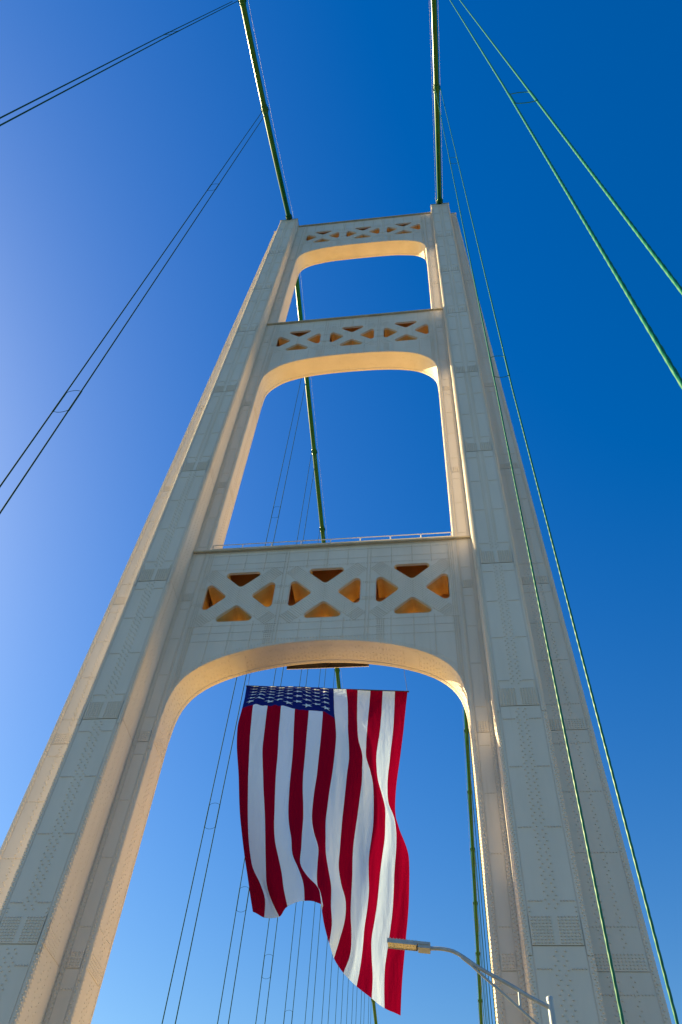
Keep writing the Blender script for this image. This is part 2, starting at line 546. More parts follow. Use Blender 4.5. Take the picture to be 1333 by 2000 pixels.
HB = 2.2; HA = 0.74
def module_holes(cx, cz, hb=HB):
    w_ = hb - HA
    base = [(-w_, hb), (w_, hb), (0, HA)]
    hs_ = []
    for k in range(4):
        c, s_ = math.cos(k * math.pi / 2), math.sin(k * math.pi / 2)
        hs_.append(round_poly([(cx + x * c - z * s_, cz + x * s_ + z * c) for x, z in base], 0.25))
    return hs_
def in_hole(dx, dz, mrg=0.07):
    ax, az = abs(dx), abs(dz)
    for u, v in ((ax, az), (az, ax)):
        if v < HB + mrg and v > HA - mrg and u < v - HA + mrg * 1.5:
            return True
    return False

def make_strut(idx):
    top, cz, arch = STRUT_TOP[idx], STRUT_C[idx], ARCH[idx]
    sm_ = MB()
    half = smooth_path(arch, 26)
    curve = np.concatenate([half[::-1] * np.array([-1, 1]), half[1:]])     # left to right
    outer = [(-8.095, top)] + [tuple(p) for p in curve] + [(8.095, top)]
    holes = []
    for cx in (-5.36, 0.0, 5.36):
        holes += module_holes(cx, cz)
    loops = [[Vector((x, z, 0)) for x, z in outer]] + [[Vector((x, z, 0)) for x, z in h] for h in holes]
    bholes = []                                   # the rear openings are a little smaller
    for cx in (-5.36, 0.0, 5.36):
        bholes += module_holes(cx, cz, 1.85)
    bloops = [loops[0]] + [[Vector((x, z, 0)) for x, z in h] for h in bholes]
    plates = []
    for yf, lp_ in ((R, loops), (RB, bloops)):
        plates.append((yf, [p for l in lp_ for p in l], [tuple(q) for q in geometry.tessellate_polygon(lp_)]))
    for yf, flat, tris in plates:
        sm_.add([(p.x, yf(p.y), p.y) for p in flat], tris)
    # flanged lips round the openings, front and back plates, and diaphragms inside the hollow box
    for h in holes:
        n = len(h)
        for f0, d0, d1 in ((R, -0.03, 0.16),):
            V = [(x, f0(z) + d0, z) for x, z in h] + [(x, f0(z) + d1, z) for x, z in h]
            sm_.add(V, [(i, (i + 1) % n, n + (i + 1) % n, n + i) for i in range(n)], 0, True)
        # webs of the box arms run through from front to back along the slanting edges
        hx = np.mean([q[0] for q in h]); mx = min((-5.36, 0.0, 5.36), key=lambda q: abs(q - hx))
        hz = np.mean([q[1] for q in h])
        axial = (lambda q: abs(q[1] - cz)) if abs(hx - mx) < 0.1 else (lambda q: abs(q[0] - mx))
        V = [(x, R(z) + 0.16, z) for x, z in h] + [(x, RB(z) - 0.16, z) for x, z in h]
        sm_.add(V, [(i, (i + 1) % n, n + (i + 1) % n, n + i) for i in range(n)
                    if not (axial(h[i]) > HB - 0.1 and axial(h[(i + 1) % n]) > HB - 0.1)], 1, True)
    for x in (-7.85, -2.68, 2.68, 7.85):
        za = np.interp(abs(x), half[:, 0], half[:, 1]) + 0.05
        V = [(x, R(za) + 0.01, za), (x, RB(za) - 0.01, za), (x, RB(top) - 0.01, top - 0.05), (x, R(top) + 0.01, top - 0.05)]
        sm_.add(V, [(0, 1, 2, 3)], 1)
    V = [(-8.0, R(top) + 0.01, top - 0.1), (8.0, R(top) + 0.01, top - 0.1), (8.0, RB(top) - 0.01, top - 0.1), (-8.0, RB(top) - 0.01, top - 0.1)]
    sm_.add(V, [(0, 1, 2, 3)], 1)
    for (yf, flat, tris), d0 in zip(plates, (0.05, -0.05)):          # inner faces of the plates in the painted glow colour
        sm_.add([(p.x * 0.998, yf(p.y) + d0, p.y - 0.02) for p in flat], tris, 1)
    # underside
    n = len(curve)
    V = [(x, R(z) - 0.012, z - 0.001) for x, z in curve] + [(x, RB(z) + 0.012, z - 0.001) for x, z in curve]
    sm_.add(V, [(i, i + 1, n + i + 1, n + i) for i in range(n - 1)], 0, True)
    # edge angle along the back of the underside and short cover plates
    def along(y0, y1, d, i0, i1):
        c = curve[i0:i1]
        tn = np.gradient(c, axis=0); tn /= np.linalg.norm(tn, axis=1)[:, None]
        nr = np.stack([tn[:, 1], -tn[:, 0]], 1)
        k = len(c)
        lo_ = c + nr * d
        V = [(x, R(z) + y0, z) for x, z in lo_] + [(x, R(z) + y1, z) for x, z in lo_] + [(x, R(z) + y0, z) for x, z in c] + [(x, R(z) + y1, z) for x, z in c]
        Fc = [(i, i + 1, k + i + 1, k + i) for i in range(k - 1)]
        Fc += [(2 * k + i, 2 * k + i + 1, i + 1, i) for i in range(k - 1)] + [(k + i, k + i + 1, 3 * k + i + 1, 3 * k + i) for i in range(k - 1)]
        Fc += [(0, k, 3 * k, 2 * k), (k - 1, 2 * k - 1, 4 * k - 1, 3 * k - 1)]
        sm_.add(V, Fc)
    along(WD - 0.2, WD + 0.012, 0.03, 0, n)
    along(0.0, 0.16, 0.022, 0, n)
    for q in (0.27, 0.72):
        i0 = int(n * q)
        along(0.18, WD - 0.22, 0.02, i0, i0 + 3)
    # rivets on the underside
    d = np.r_[0, np.cumsum(np.linalg.norm(np.diff(curve, axis=0), axis=1))]
    tt = np.arange(0.1, d[-1] - 0.1, 0.2)
    cx_ = np.interp(tt, d, curve[:, 0]); cz_ = np.interp(tt, d, curve[:, 1])
    gx, gz = np.gradient(cx_), np.gradient(cz_)
    nn = np.stack([gz, np.zeros_like(gx), -gx], 1)
    for y, dd in ((0.08, 0.022), (0.45, 0), (0.55, 0), (0.95, 0), (1.25, 0), (1.35, 0), (1.55, 0), (1.75, 0.03)):
        P = np.stack([cx_, R(cz_) + y, cz_], 1) + nn / np.linalg.norm(nn, axis=1)[:, None] * dd
        j = 0.05 * np.where(np.arange(len(tt)) % 2, 1, -1)[:, None] * np.array([[0, 1, 0]]) if dd == 0 else 0
        sm_.rivets(P + j, nn, 0.033, 0.022)
    # plates and rivets on the front
    F = Face(sm_, lambda a, z: (a, R(z), z), (0, -1, -0.0106))
    def arch_z(x): return np.interp(x, curve[:, 0], curve[:, 1])
    mods = (-5.36, 0.0, 5.36)
    def ok(x, z):
        if z > top - 0.1 or z < arch_z(x) + 0.12 or abs(x) > 8.05: return False
        return not any(abs(x - mx) < 2.4 and in_hole(x - mx, z - cz) for mx in mods)
    def put(x, z):
        if ok(x, z): F.rv(x, z)
    p = 0.17 if idx == 0 else 0.26
    ddiag = 1 / math.sqrt(2)
    # crossing cover plates on the arms of every module
    for mx in mods:
        for sx, sz in ((1, 1), (1, -1), (-1, 1), (-1, -1)):
            u = np.array([sx, sz]) * ddiag; v = np.array([-sz, sx]) * ddiag
            for a0, a1, dd in ((1.12, 2.6, 0.02),):
                c = []
                for dpt in (-0.01, dd):
                    for aa, bb in ((a0, -0.47), (a1, -0.47), (a1, 0.47), (a0, 0.47)):
                        q = np.array([mx, cz]) + u * aa + v * bb
                        c.append(F.pt(q[0], q[1], dpt))
                sm_.hexa(c)
            for aa in np.arange(1.2, 3.2, 0.15 if idx == 0 else 0.22):
                for bb in np.arange(-0.42, 0.43, 0.12 if idx == 0 else 0.2):
                    q = np.array([mx, cz]) + u * aa + v * bb
                    F.P.append(F.pt(q[0], q[1], 0.02))
        for aa in np.arange(-1.0, 1.01, 0.14 if idx == 0 else 0.2):
            for bb in np.arange(-1.0, 1.01, 0.14 if idx == 0 else 0.2):
                if abs(aa) < 0.46 or abs(bb) < 0.46:
                    q = np.array([mx, cz]) + np.array([aa - bb, aa + bb]) * ddiag
                    if not in_hole(q[0] - mx, q[1] - cz, 0.02):
                        F.P.append(F.pt(q[0], q[1], 0.0))
    for x in (-2.78, -2.58, 2.58, 2.78, -1.3, 1.3, 0.0, -4.1, 4.1, -5.4, 5.4, -6.6, 6.6):
        for z in np.arange(arch_z(x) + 0.2, top, p): put(x, z)
    for x in (-7.95, -7.83, -7.71, 7.71, 7.83, 7.95):
        for z in np.arange(arch_z(x) + 0.1, top, p * 0.8): put(x, z)
    for x0 in (-3.3, 3.3):
        for dx in (0, .12, .24, .36):
            for z in np.arange(arch_z(x0) + 0.1, cz - 2.5, p): put(x0 + dx, z)
    for z in (top - 0.45, top - 1.3, cz + 2.5, cz - 2.55, cz - 3.15, cz - 3.8, top - 0.15):
        for x in np.arange(-8, 8.01, p): put(x, z)
    for z in (cz + 0.62, cz + 0.75, cz - 0.62, cz - 0.75):
        for x0 in (-2.68, 2.68, -7.75, 7.75):
            for dx in np.arange(-0.42, 0.43, 0.13): put(x0 + dx, z)
    # proud seam plates between modules
    for x0 in (-2.68, 2.68):
        F.panel(x0 - 0.4, x0 + 0.4, cz - 0.85, cz + 0.85, 0.018)
    for sx in (-1, 1):
        F.panel(sx * 7.62, sx * 8.09, cz - 2.6, top - 0.05, 0.02)
    e_d = np.arange(0.2, d[-1] - 0.2, p)
    ex = np.interp(e_d, d, curve[:, 0]); ez = np.interp(e_d, d, curve[:, 1])
    gx, gz = np.gradient(ex), np.gradient(ez); L_ = np.hypot(gx, gz)
    for off in (0.10, 0.24):
        for x, z in zip(ex - gz / L_ * off, ez + gx / L_ * off):
            if abs(x) < 8.0: F.P.append(F.pt(x, z, 0.0))
    F.P = [q for q in F.P]
    F.done(0.034, 0.034)
    st = sm_.build('strut', [IVORY, INNER_GLOW], tower)
    # walkway ledge on top
    lm = MB()
    y0, y1 = R(top) - 0.22, RB(top) + 0.22
    lm.box(-9.14, 9.14, y0, y1, top + 0.002, top + 0.08)
    for yy in (y0, y1 - 0.05):
        lm.box(-9.14, 9.14, yy, yy + 0.05, top - 0.04, top + 0.0)
    lm.build('ledge', [IVORY_BOUNCE], st)
    # hand rail
    rm = MB()
    h1, h2 = (0.68, 1.08) if idx == 0 else (0.45, 0.85)
    yr = R(top) + (0.22 if idx == 0 else 0.9)
    for hh in (h1, h2):
        rm.tube([(-8.12, yr, top + hh), (8.12, yr, top + hh)], 0.032, 6)
        rm.tube([(-8.12, RB(top) - 0.1, top + hh), (8.12, RB(top) - 0.1, top + hh)], 0.032, 6)
    for k in range(9):
        x = -8.0 + 2.0 * k
        for yy in (yr, RB(top) - 0.1):
            rm.tube([(x, yy, top + 0.1), (x, yy, top + h2)], 0.035, 6)
    rm.build('railing', [IVORY], st)
    return st

struts = [make_strut(i) for i in range(3)]
# rigging beam behind the lowest arch
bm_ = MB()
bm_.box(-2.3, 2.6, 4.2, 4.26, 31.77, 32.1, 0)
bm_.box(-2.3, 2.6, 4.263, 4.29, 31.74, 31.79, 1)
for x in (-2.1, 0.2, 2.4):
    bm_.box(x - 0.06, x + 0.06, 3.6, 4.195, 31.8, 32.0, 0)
bm_.build('rigging_beam', [SHADE_BROWN, IVORY], tower)
FLAG_GRID = [[(-4.51,4.20,30.54),(-4.36,3.73,30.02),(-4.21,3.27,29.50),(-4.05,2.80,28.99),(-3.90,2.34,28.46),(-3.75,1.89,27.93),(-3.60,1.45,27.39),(-3.46,1.02,26.84),(-3.32,0.59,26.29),(-3.19,0.18,25.72),(-3.15,-0.00,25.06),(-3.18,0.00,24.34),(-3.11,0.01,23.63),(-3.00,0.03,22.93),(-2.85,0.04,22.23),(-2.70,0.06,21.54),(-2.57,0.08,20.83),(-2.44,0.10,20.13),(-2.29,0.11,19.44),(-2.11,0.13,18.75),(-1.92,0.14,18.06),(-1.72,0.16,17.37),(-1.51,0.17,16.69),(-1.31,0.18,16.01),(-1.09,0.20,15.33)],
[(-3.77,4.20,30.48),(-3.63,3.72,29.97),(-3.50,3.25,29.46),(-3.36,2.77,28.95),(-3.22,2.30,28.43),(-3.09,1.83,27.90),(-2.97,1.37,27.37),(-2.84,0.93,26.83),(-2.72,0.48,26.29),(-2.60,0.05,25.73),(-2.53,-0.14,25.08),(-2.48,-0.12,24.36),(-2.44,-0.07,23.65),(-2.38,-0.00,22.95),(-2.32,0.09,22.24),(-2.26,0.18,21.54),(-2.18,0.28,20.83),(-2.10,0.37,20.13),(-2.00,0.44,19.43),(-1.88,0.51,18.73),(-1.72,0.58,18.04),(-1.50,0.64,17.36),(-1.13,0.71,16.76),(-0.84,0.78,16.11),(-0.79,0.86,15.41)],
[(-3.03,4.20,30.44),(-2.90,3.72,29.92),(-2.76,3.25,29.41),(-2.63,2.77,28.90),(-2.50,2.30,28.38),(-2.37,1.83,27.86),(-2.24,1.37,27.33),(-2.12,0.93,26.79),(-1.99,0.48,26.24),(-1.87,0.05,25.69),(-1.81,-0.14,25.03),(-1.79,-0.13,24.32),(-1.77,-0.09,23.61),(-1.75,-0.03,22.90),(-1.66,0.04,22.20),(-1.55,0.11,21.50),(-1.45,0.19,20.80),(-1.33,0.26,20.10),(-1.22,0.32,19.40),(-1.12,0.37,18.70),(-1.02,0.43,17.99),(-0.91,0.48,17.29),(-0.78,0.54,16.59),(-0.49,0.60,15.95),(-0.11,0.65,15.35)],
[(-2.30,4.20,30.39),(-2.17,3.72,29.88),(-2.04,3.24,29.37),(-1.92,2.76,28.86),(-1.79,2.29,28.34),(-1.67,1.82,27.82),(-1.54,1.36,27.29),(-1.42,0.91,26.76),(-1.31,0.46,26.21),(-1.19,0.03,25.66),(-1.12,-0.19,25.01),(-1.08,-0.22,24.30),(-1.03,-0.24,23.59),(-0.96,-0.25,22.88),(-0.90,-0.26,22.17),(-0.86,-0.27,21.46),(-0.80,-0.27,20.75),(-0.72,-0.28,20.05),(-0.63,-0.29,19.34),(-0.54,-0.31,18.64),(-0.40,-0.32,17.94),(-0.18,-0.34,17.27),(0.03,-0.35,16.59),(0.19,-0.36,15.90),(0.40,-0.38,15.22)],
[(-1.56,4.20,30.32),(-1.44,3.73,29.81),(-1.32,3.25,29.29),(-1.20,2.78,28.77),(-1.08,2.31,28.25),(-0.96,1.85,27.72),(-0.84,1.40,27.18),(-0.72,0.96,26.63),(-0.61,0.53,26.08),(-0.49,0.11,25.51),(-0.41,-0.14,24.86),(-0.35,-0.24,24.15),(-0.29,-0.33,23.45),(-0.23,-0.39,22.74),(-0.18,-0.44,22.03),(-0.14,-0.47,21.32),(-0.10,-0.51,20.61),(-0.05,-0.55,19.90),(0.01,-0.61,19.19),(0.12,-0.67,18.50),(0.30,-0.73,17.81),(0.43,-0.79,17.11),(0.74,-0.85,16.48),(1.01,-0.92,15.83),(1.13,-0.99,15.13)],
[(-0.83,4.20,30.26),(-0.72,3.73,29.73),(-0.60,3.26,29.21),(-0.49,2.79,28.68),(-0.38,2.33,28.15),(-0.26,1.88,27.61),(-0.15,1.44,27.06),(-0.04,1.01,26.50),(0.08,0.58,25.94),(0.19,0.18,25.36),(0.27,-0.04,24.70),(0.30,-0.12,23.99),(0.33,-0.19,23.28),(0.36,-0.24,22.57),(0.38,-0.27,21.86),(0.40,-0.30,21.15),(0.46,-0.33,20.44),(0.56,-0.36,19.73),(0.64,-0.40,19.02),(0.67,-0.45,18.31),(0.71,-0.50,17.60),(0.75,-0.55,16.89),(1.10,-0.60,16.32),(1.56,-0.65,15.79),(1.72,-0.70,15.11)],
[(-0.11,4.20,30.20),(0.00,3.75,29.68),(0.11,3.29,29.16),(0.22,2.84,28.63),(0.32,2.39,28.10),(0.43,1.96,27.57),(0.54,1.53,27.02),(0.65,1.12,26.47),(0.76,0.71,25.91),(0.86,0.32,25.34),(0.95,0.08,24.70),(0.97,0.02,24.00),(0.98,-0.03,23.30),(0.98,-0.07,22.60),(0.98,-0.10,21.90),(0.98,-0.12,21.20),(0.95,-0.14,20.50),(0.95,-0.16,19.80),(0.99,-0.19,19.10),(1.15,-0.23,18.43),(1.38,-0.26,17.77),(1.41,-0.29,17.08),(1.46,-0.33,16.38),(1.63,-0.37,15.71),(1.81,-0.40,15.04)],
[(0.63,4.20,30.08),(0.73,3.73,29.53),(0.83,3.26,28.99),(0.93,2.79,28.44),(1.02,2.33,27.88),(1.12,1.88,27.32),(1.22,1.44,26.75),(1.31,1.02,26.16),(1.41,0.60,25.57),(1.51,0.21,24.96),(1.61,0.12,24.26),(1.68,0.12,23.54),(1.68,0.13,22.81),(1.66,0.14,22.08),(1.62,0.15,21.36),(1.55,0.17,20.63),(1.50,0.18,19.91),(1.47,0.20,19.18),(1.53,0.21,18.46),(1.60,0.22,17.73),(1.76,0.23,17.03),(1.93,0.24,16.32),(1.98,0.25,15.59),(2.08,0.26,14.88),(2.04,0.27,14.15)],
[(1.36,4.20,30.02),(1.45,3.78,29.45),(1.54,3.35,28.87),(1.63,2.93,28.30),(1.72,2.53,27.71),(1.81,2.13,27.12),(1.90,1.75,26.51),(1.99,1.39,25.90),(2.08,1.04,25.28),(2.16,0.70,24.65),(2.24,0.43,23.99),(2.30,0.42,23.28),(2.33,0.45,22.56),(2.27,0.50,21.84),(2.22,0.58,21.13),(2.17,0.66,20.42),(2.11,0.76,19.71),(2.07,0.84,19.00),(2.04,0.92,18.28),(2.02,0.98,17.57),(2.15,1.05,16.87),(2.37,1.11,16.19),(2.38,1.17,15.48),(2.22,1.24,14.78),(2.03,1.31,14.09)],
[(2.02,4.20,29.95),(2.08,3.81,29.35),(2.14,3.41,28.76),(2.20,3.02,28.17),(2.26,2.65,27.56),(2.32,2.29,26.95),(2.37,1.95,26.32),(2.42,1.64,25.68),(2.48,1.32,25.05),(2.53,1.04,24.40),(2.60,0.90,23.71),(2.77,0.92,23.01),(2.81,0.97,22.30),(2.84,1.04,21.59),(2.79,1.14,20.89),(2.73,1.25,20.19),(2.65,1.36,19.49),(2.58,1.47,18.79),(2.54,1.56,18.08),(2.54,1.64,17.37),(2.54,1.72,16.66),(2.55,1.80,15.95),(2.60,1.88,15.25),(2.57,1.97,14.54),(2.33,2.05,13.88)],
[(2.75,4.20,29.87),(2.79,3.84,29.25),(2.82,3.48,28.64),(2.86,3.14,28.02),(2.89,2.81,27.39),(2.91,2.50,26.75),(2.93,2.23,26.09),(2.95,1.96,25.44),(2.97,1.70,24.78),(2.99,1.51,24.09),(3.00,1.49,23.38),(3.18,1.51,22.70),(3.32,1.56,22.01),(3.36,1.63,21.30),(3.36,1.71,20.59),(3.33,1.80,19.89),(3.23,1.89,19.19),(3.14,1.97,18.49),(3.14,2.04,17.78),(3.18,2.10,17.07),(3.16,2.17,16.37),(3.08,2.23,15.66),(3.03,2.30,14.96),(2.95,2.36,14.25),(2.82,2.43,13.56)],
[(3.45,4.20,29.79),(3.47,3.88,29.16),(3.49,3.56,28.52),(3.51,3.27,27.87),(3.53,2.99,27.22),(3.53,2.73,26.55),(3.53,2.50,25.88),(3.51,2.28,25.20),(3.47,2.07,24.52),(3.43,1.97,23.82),(3.45,1.98,23.11),(3.53,2.01,22.40),(3.71,2.05,21.71),(3.87,2.10,21.02),(3.88,2.17,20.31),(3.86,2.24,19.60),(3.77,2.31,18.90),(3.68,2.38,18.19),(3.62,2.43,17.49),(3.55,2.48,16.78),(3.44,2.53,16.08),(3.32,2.59,15.38),(3.33,2.64,14.67),(3.38,2.69,13.96),(3.36,2.75,13.25)],
[(4.15,4.20,29.74),(4.15,3.92,29.08),(4.16,3.65,28.43),(4.16,3.39,27.76),(4.15,3.16,27.08),(4.14,2.95,26.40),(4.12,2.76,25.71),(4.09,2.58,25.03),(4.05,2.42,24.33),(4.01,2.36,23.62),(3.95,2.37,22.91),(3.94,2.39,22.20),(4.00,2.43,21.49),(4.25,2.48,20.83),(4.35,2.53,20.13),(4.35,2.59,19.42),(4.31,2.65,18.71),(4.26,2.70,18.00),(4.21,2.74,17.29),(4.16,2.78,16.58),(4.07,2.83,15.87),(3.97,2.87,15.17),(3.87,2.91,14.46),(3.85,2.96,13.75),(3.87,3.00,13.04)],
[(4.85,4.20,29.72),(4.82,3.98,29.04),(4.78,3.76,28.36),(4.74,3.57,27.68),(4.69,3.39,26.99),(4.64,3.24,26.29),(4.58,3.10,25.60),(4.52,2.97,24.90),(4.46,2.87,24.20),(4.38,2.85,23.49),(4.31,2.86,22.78),(4.27,2.88,22.07),(4.27,2.90,21.35),(4.38,2.94,20.65),(4.65,2.98,19.99),(4.85,3.02,19.31),(4.88,3.06,18.60),(4.86,3.10,17.89),(4.83,3.13,17.18),(4.77,3.16,16.47),(4.69,3.19,15.76),(4.62,3.22,15.05),(4.55,3.25,14.34),(4.50,3.29,13.63),(4.47,3.32,12.92)]]

# ------------------------------------------------------------------ main cables
def cable_z(y):
    if y >= 2.0:
        s_ = y - 2.0
        return 111.9 - 0.37 * s_ + 0.00032 * s_ * s_
    s_ = min(2.0 - y, 30.0)
    z = 112.35 - 0.50 * s_ + 0.0040 * s_ * s_
    return z if 2.0 - y <= 30 else z - 0.26 * (2.0 - y - 30)
HY = [-14.9, -26.3] + [20.0 + 11.75 * k for k in range(40)]
for s, word in ((-1, 'left'), (1, 'right')):
    X = s * 10.385
    cab = thing('main_cable', f'thick green main cable running over the {word} leg of the tower', 'cable', (X, 2.0, 111.9), 'main cables over the tower')
    cm = MB()
    ys = list(np.arange(-130, 1.0, 2.0)) + list(np.arange(1.0, 3.0, 0.5)) + list(np.arange(3.0, 600, 4.0))
    pts = []
    for y in ys:
        z = cable_z(y) + 0.1
        if -0.5 < y < 4.5: z = min(z, 112.2)
        pts.append((X, y, z))
    cm.tube(pts, 0.325, 20)
    cm.build('cable', [GREEN], cab, (X, 2.0, 111.9))
    def band(y, ln, r=0.375, ribs=4):
        b = MB()
        z = cable_z(y) + 0.1
        t = np.array([0, 0.1, cable_z(y + 0.1) - cable_z(y)]); t /= np.linalg.norm(t)
        c = np.array([X, y, z])
        prof = []
        for k in range(ribs):
            a0 = -ln / 2 + ln * k / ribs; w2 = ln / ribs
            prof += [(a0 + 0.001, 0.345), (a0 + 0.06, r), (a0 + w2 * 0.6, r), (a0 + w2 * 0.6 + 0.05, 0.345)]
        b.tube([c + t * a for a, _ in prof], [q for _, q in prof], 16)
        for sg in (-1, 1):
            b.box(X + sg * 0.41 - 0.04, X + sg * 0.41 + 0.04, y - 0.25, y + 0.25, z - 0.06, z + 0.06)
        b.build('cable_band', [GREEN], cab, (X, 2.0, 111.9))
    for y in HY:
        band(y, 1.1 if y < 0 else 0.9)
    band(-0.35, 0.7, 0.43, 3)
    band(4.35, 0.7, 0.43, 3)
    # hand wires above the cable
    for sg, side in ((-1, 'outer' if s < 0 else 'inner'), (1, 'inner' if s < 0 else 'outer')):
        hm = MB()
        pts = [(X + sg * 0.48, y, cable_z(y) + 1.15) for y in ys if y < 0.2]
        hm.tube(pts + [(X + sg * 0.48, 0.4, 111.85)], 0.013, 5)
        pts = [(X + sg * 0.48, y, cable_z(y) + 1.15) for y in ys if y > 4.6]
        hm.tube([(X + sg * 0.48, 3.4, 111.85)] + pts, 0.013, 5)
        hw = hm.build('hand_wire', [WIRE], None, (X + sg * 0.48, 2.0, 112.0))
        tag(hw, f'thin pale hand wire along the {side} side of the {word} main cable', 'wire', 'hand wires along the main cables')

# ------------------------------------------------------------------ suspender ropes
SPACER = {(1, 1): (28.1, 26.7), (-1, 1): (70.9, 69.2)}
ORD = ['first', 'second', 'third', 'fourth', 'fifth', 'sixth', 'seventh', 'eighth', 'ninth', 'tenth', 'eleventh', 'twelfth', 'thirteenth',
       'fourteenth', 'fifteenth', 'sixteenth', 'seventeenth', 'eighteenth', 'nineteenth', 'twentieth', 'twenty-first', 'twenty-second', 'twenty-third',
       'twenty-fourth', 'twenty-fifth', 'twenty-sixth', 'twenty-seventh', 'twenty-eighth', 'twenty-ninth', 'thirtieth']
def rope_pair(s, word, y, front, k):
    zt = cable_z(y) + 0.1
    yb = y + (0.0106 * (zt - 8) if front else 0.0)          # the tower plane leans back by the same angle
    def yy(z): return y + (yb - y) * (zt - z) / (zt - 8)
    if front:
        tab = {(1, 0): ([0, 8, 30, 110], [10.62, 10.58, 10.48, 10.85], [9.6, 9.66, 9.82, 10.25]),
               (1, 1): ([0, 10, 27, 66, 110], [10.58, 10.6, 10.69, 10.87, 10.85], [9.8, 9.85, 10.03, 10.25, 10.2]),
               (-1, 0): ([0, 33, 110], [10.35, 10.32, 10.5], [9.5, 9.55, 9.85]),
               (-1, 1): ([0, 35, 68, 110], [10.4, 10.73, 11.35, 11.5], [9.5, 9.88, 10.58, 10.8])}[(s, k)]
        xo = lambda z: np.interp(z, tab[0], tab[1])
        xi = lambda z: np.interp(z, tab[0], tab[2])
        lab = (f'green twisted suspender rope pair nearest the viewer in front of the {word} leg' if k == 1 else
               f'green twisted suspender rope pair hanging just before the front face of the {word} leg')
    else:
        xo = lambda z: 10.385 + 0.40
        xi = lambda z: 10.385 - 0.40
        lab = f'{ORD[k]} thin green suspender rope pair beyond the {word} leg, counted from the tower'
    base = (s * 10.2, yy(DECK), DECK)
    root = thing('suspender_rope_pair', lab, 'suspender ropes', base, 'suspender ropes hanging from the main cables')
    for xf in (xi, xo):
        r = MB()
        near = front and s > 0
        rad = 0.036 if not front else 0.034
        if front:
            zs = [zt - 0.1, 67, 30, 9, DECK]
            step = 0.09 if near else 0.4
            cp = np.array([(s * xf(z), yy(z), z) for z in zs])
            d = np.r_[0, np.cumsum(np.linalg.norm(np.diff(cp, axis=0), axis=1))]
            q = np.arange(0, d[-1], step) if near else np.linspace(0, d[-1], 60)
            pts = np.stack([np.interp(q, d, cp[:, i]) for i in range(3)], 1)
            if near:
                r.tube(pts, 0.035, 12, 0, True, 0.45, 4, 0.34)
            else:
                r.tube(pts, rad, 8)
        else:
            r.tube([(s * xf(z), yy(z), z) for z in (zt, (zt + DECK) / 2, DECK)], rad, 6)
        r.build('rope', [ROPE if (front and s > 0) else THINROPE], root, base)
    if zt > 36:
        cl = SPACER.get((s, k), None) if front else None
        if cl: sets = [cl]
        elif front: sets = [(33.0, 31.3), (70.6, 68.9)]
        else: sets = [(33.2 + 0.0 * k, 31.5)] + ([(70.6, 68.9)] if zt > 73 else [])
        for zu, zl in sets:
            p = MB()
            for z, sg in ((zu, 1), (zl, -1)):
                a, b = s * xi(z), s * xo(z)
                pts = [(a, yy(z), z - sg * 0.18)] + [(a + (b - a) * t, yy(z), z + sg * 0.20 * math.sin(math.pi * t) ** 0.6) for t in np.linspace(0.05, 0.95, 9)] + [(b, yy(z), z - sg * 0.18)]
                p.tube(pts, 0.014, 5)
            for xf in (xi, xo):
                p.tube([(s * xf(z), yy(z), z) for z in (zu + 0.1, (zu + zl) / 2, zl - 0.1)], 0.042, 8)
            p.build('rope_spacer', [THINROPE if not (front and s > 0) else ROPE], root, base)
for s, word in ((-1, 'left'), (1, 'right')):
    rope_pair(s, word, HY[0], True, 0)
    rope_pair(s, word, HY[1], True, 1)
    for k in range(28):
        rope_pair(s, word, HY[2 + k], False, k)

# ------------------------------------------------------------------ flag
FG = np.array(FLAG_GRID)                      # 14 stripe edges x 25 stations down the fly
NU, NVV = 6, 4
def refine(G, axis, k):
    n = G.shape[axis]
    x = np.arange(n); t = np.linspace(0, n - 1, (n - 1) * k + 1)
    G = np.moveaxis(G, axis, 0)
    mm = np.gradient(G, axis=0)
    i = np.clip(np.floor(t).astype(int), 0, n - 2)
    u = (t - i).reshape(-1, *([1] * (G.ndim - 1)))
    R_ = (2*u**3-3*u**2+1)*G[i] + (u**3-2*u**2+u)*mm[i] + (-2*u**3+3*u**2)*G[i+1] + (u**3-u**2)*mm[i+1]
    return np.moveaxis(R_, 0, axis)
S = refine(refine(FG, 0, NU), 1, NVV)
nu, nv = S.shape[:2]
du = np.gradient(S, axis=0); dv = np.gradient(S, axis=1)
NRM = np.cross(du, dv); NRM /= np.linalg.norm(NRM, axis=2)[..., None]
if NRM[nu // 2, nv // 2] @ (CAM - S[nu // 2, nv // 2]) < 0: NRM = -NRM
uu = np.linspace(0, 13, nu)[:, None]; vv = np.linspace(0, 1, nv)[None, :]
rng = np.random.RandomState(5)
wr = np.zeros((nu, nv))
for k in range(16):                           # fine slanting creases
    a = rng.uniform(0.5, 2.2); b = rng.uniform(-7, 9); ph = rng.uniform(0, 6.28)
    wr += 0.017 / (0.6 + 0.4 * a) * np.sin(a * uu * 1.6 + b * vv * 1.5 + ph)
for k in range(26):                           # sharper pulled creases
    u0 = rng.uniform(0.3, 12.7); v0 = rng.uniform(0.15, 0.85); sl_ = rng.uniform(-2.5, 3.5); ln_ = rng.uniform(0.08, 0.22); wd_ = rng.uniform(0.10, 0.22)
    wr += rng.choice([-1, 1]) * 0.07 * np.exp(-((uu - u0 - sl_ * (vv - v0)) / wd_) ** 2) * np.exp(-((vv - v0) / ln_) ** 2)
wr *= np.clip(vv * 6, 0.15, 1)
S = S + NRM * wr[..., None]
flag = thing('flag', 'huge stars and stripes flag hanging from a bar under the lowest arch', 'flag', tuple(S[nu // 2, 0]))
floc = tuple(S[nu // 2, 0])
fm = MB()
fm.v.append(S.reshape(-1, 3)); fm.n = nu * nv
cant = int(round(0.4 * (nv - 1)))
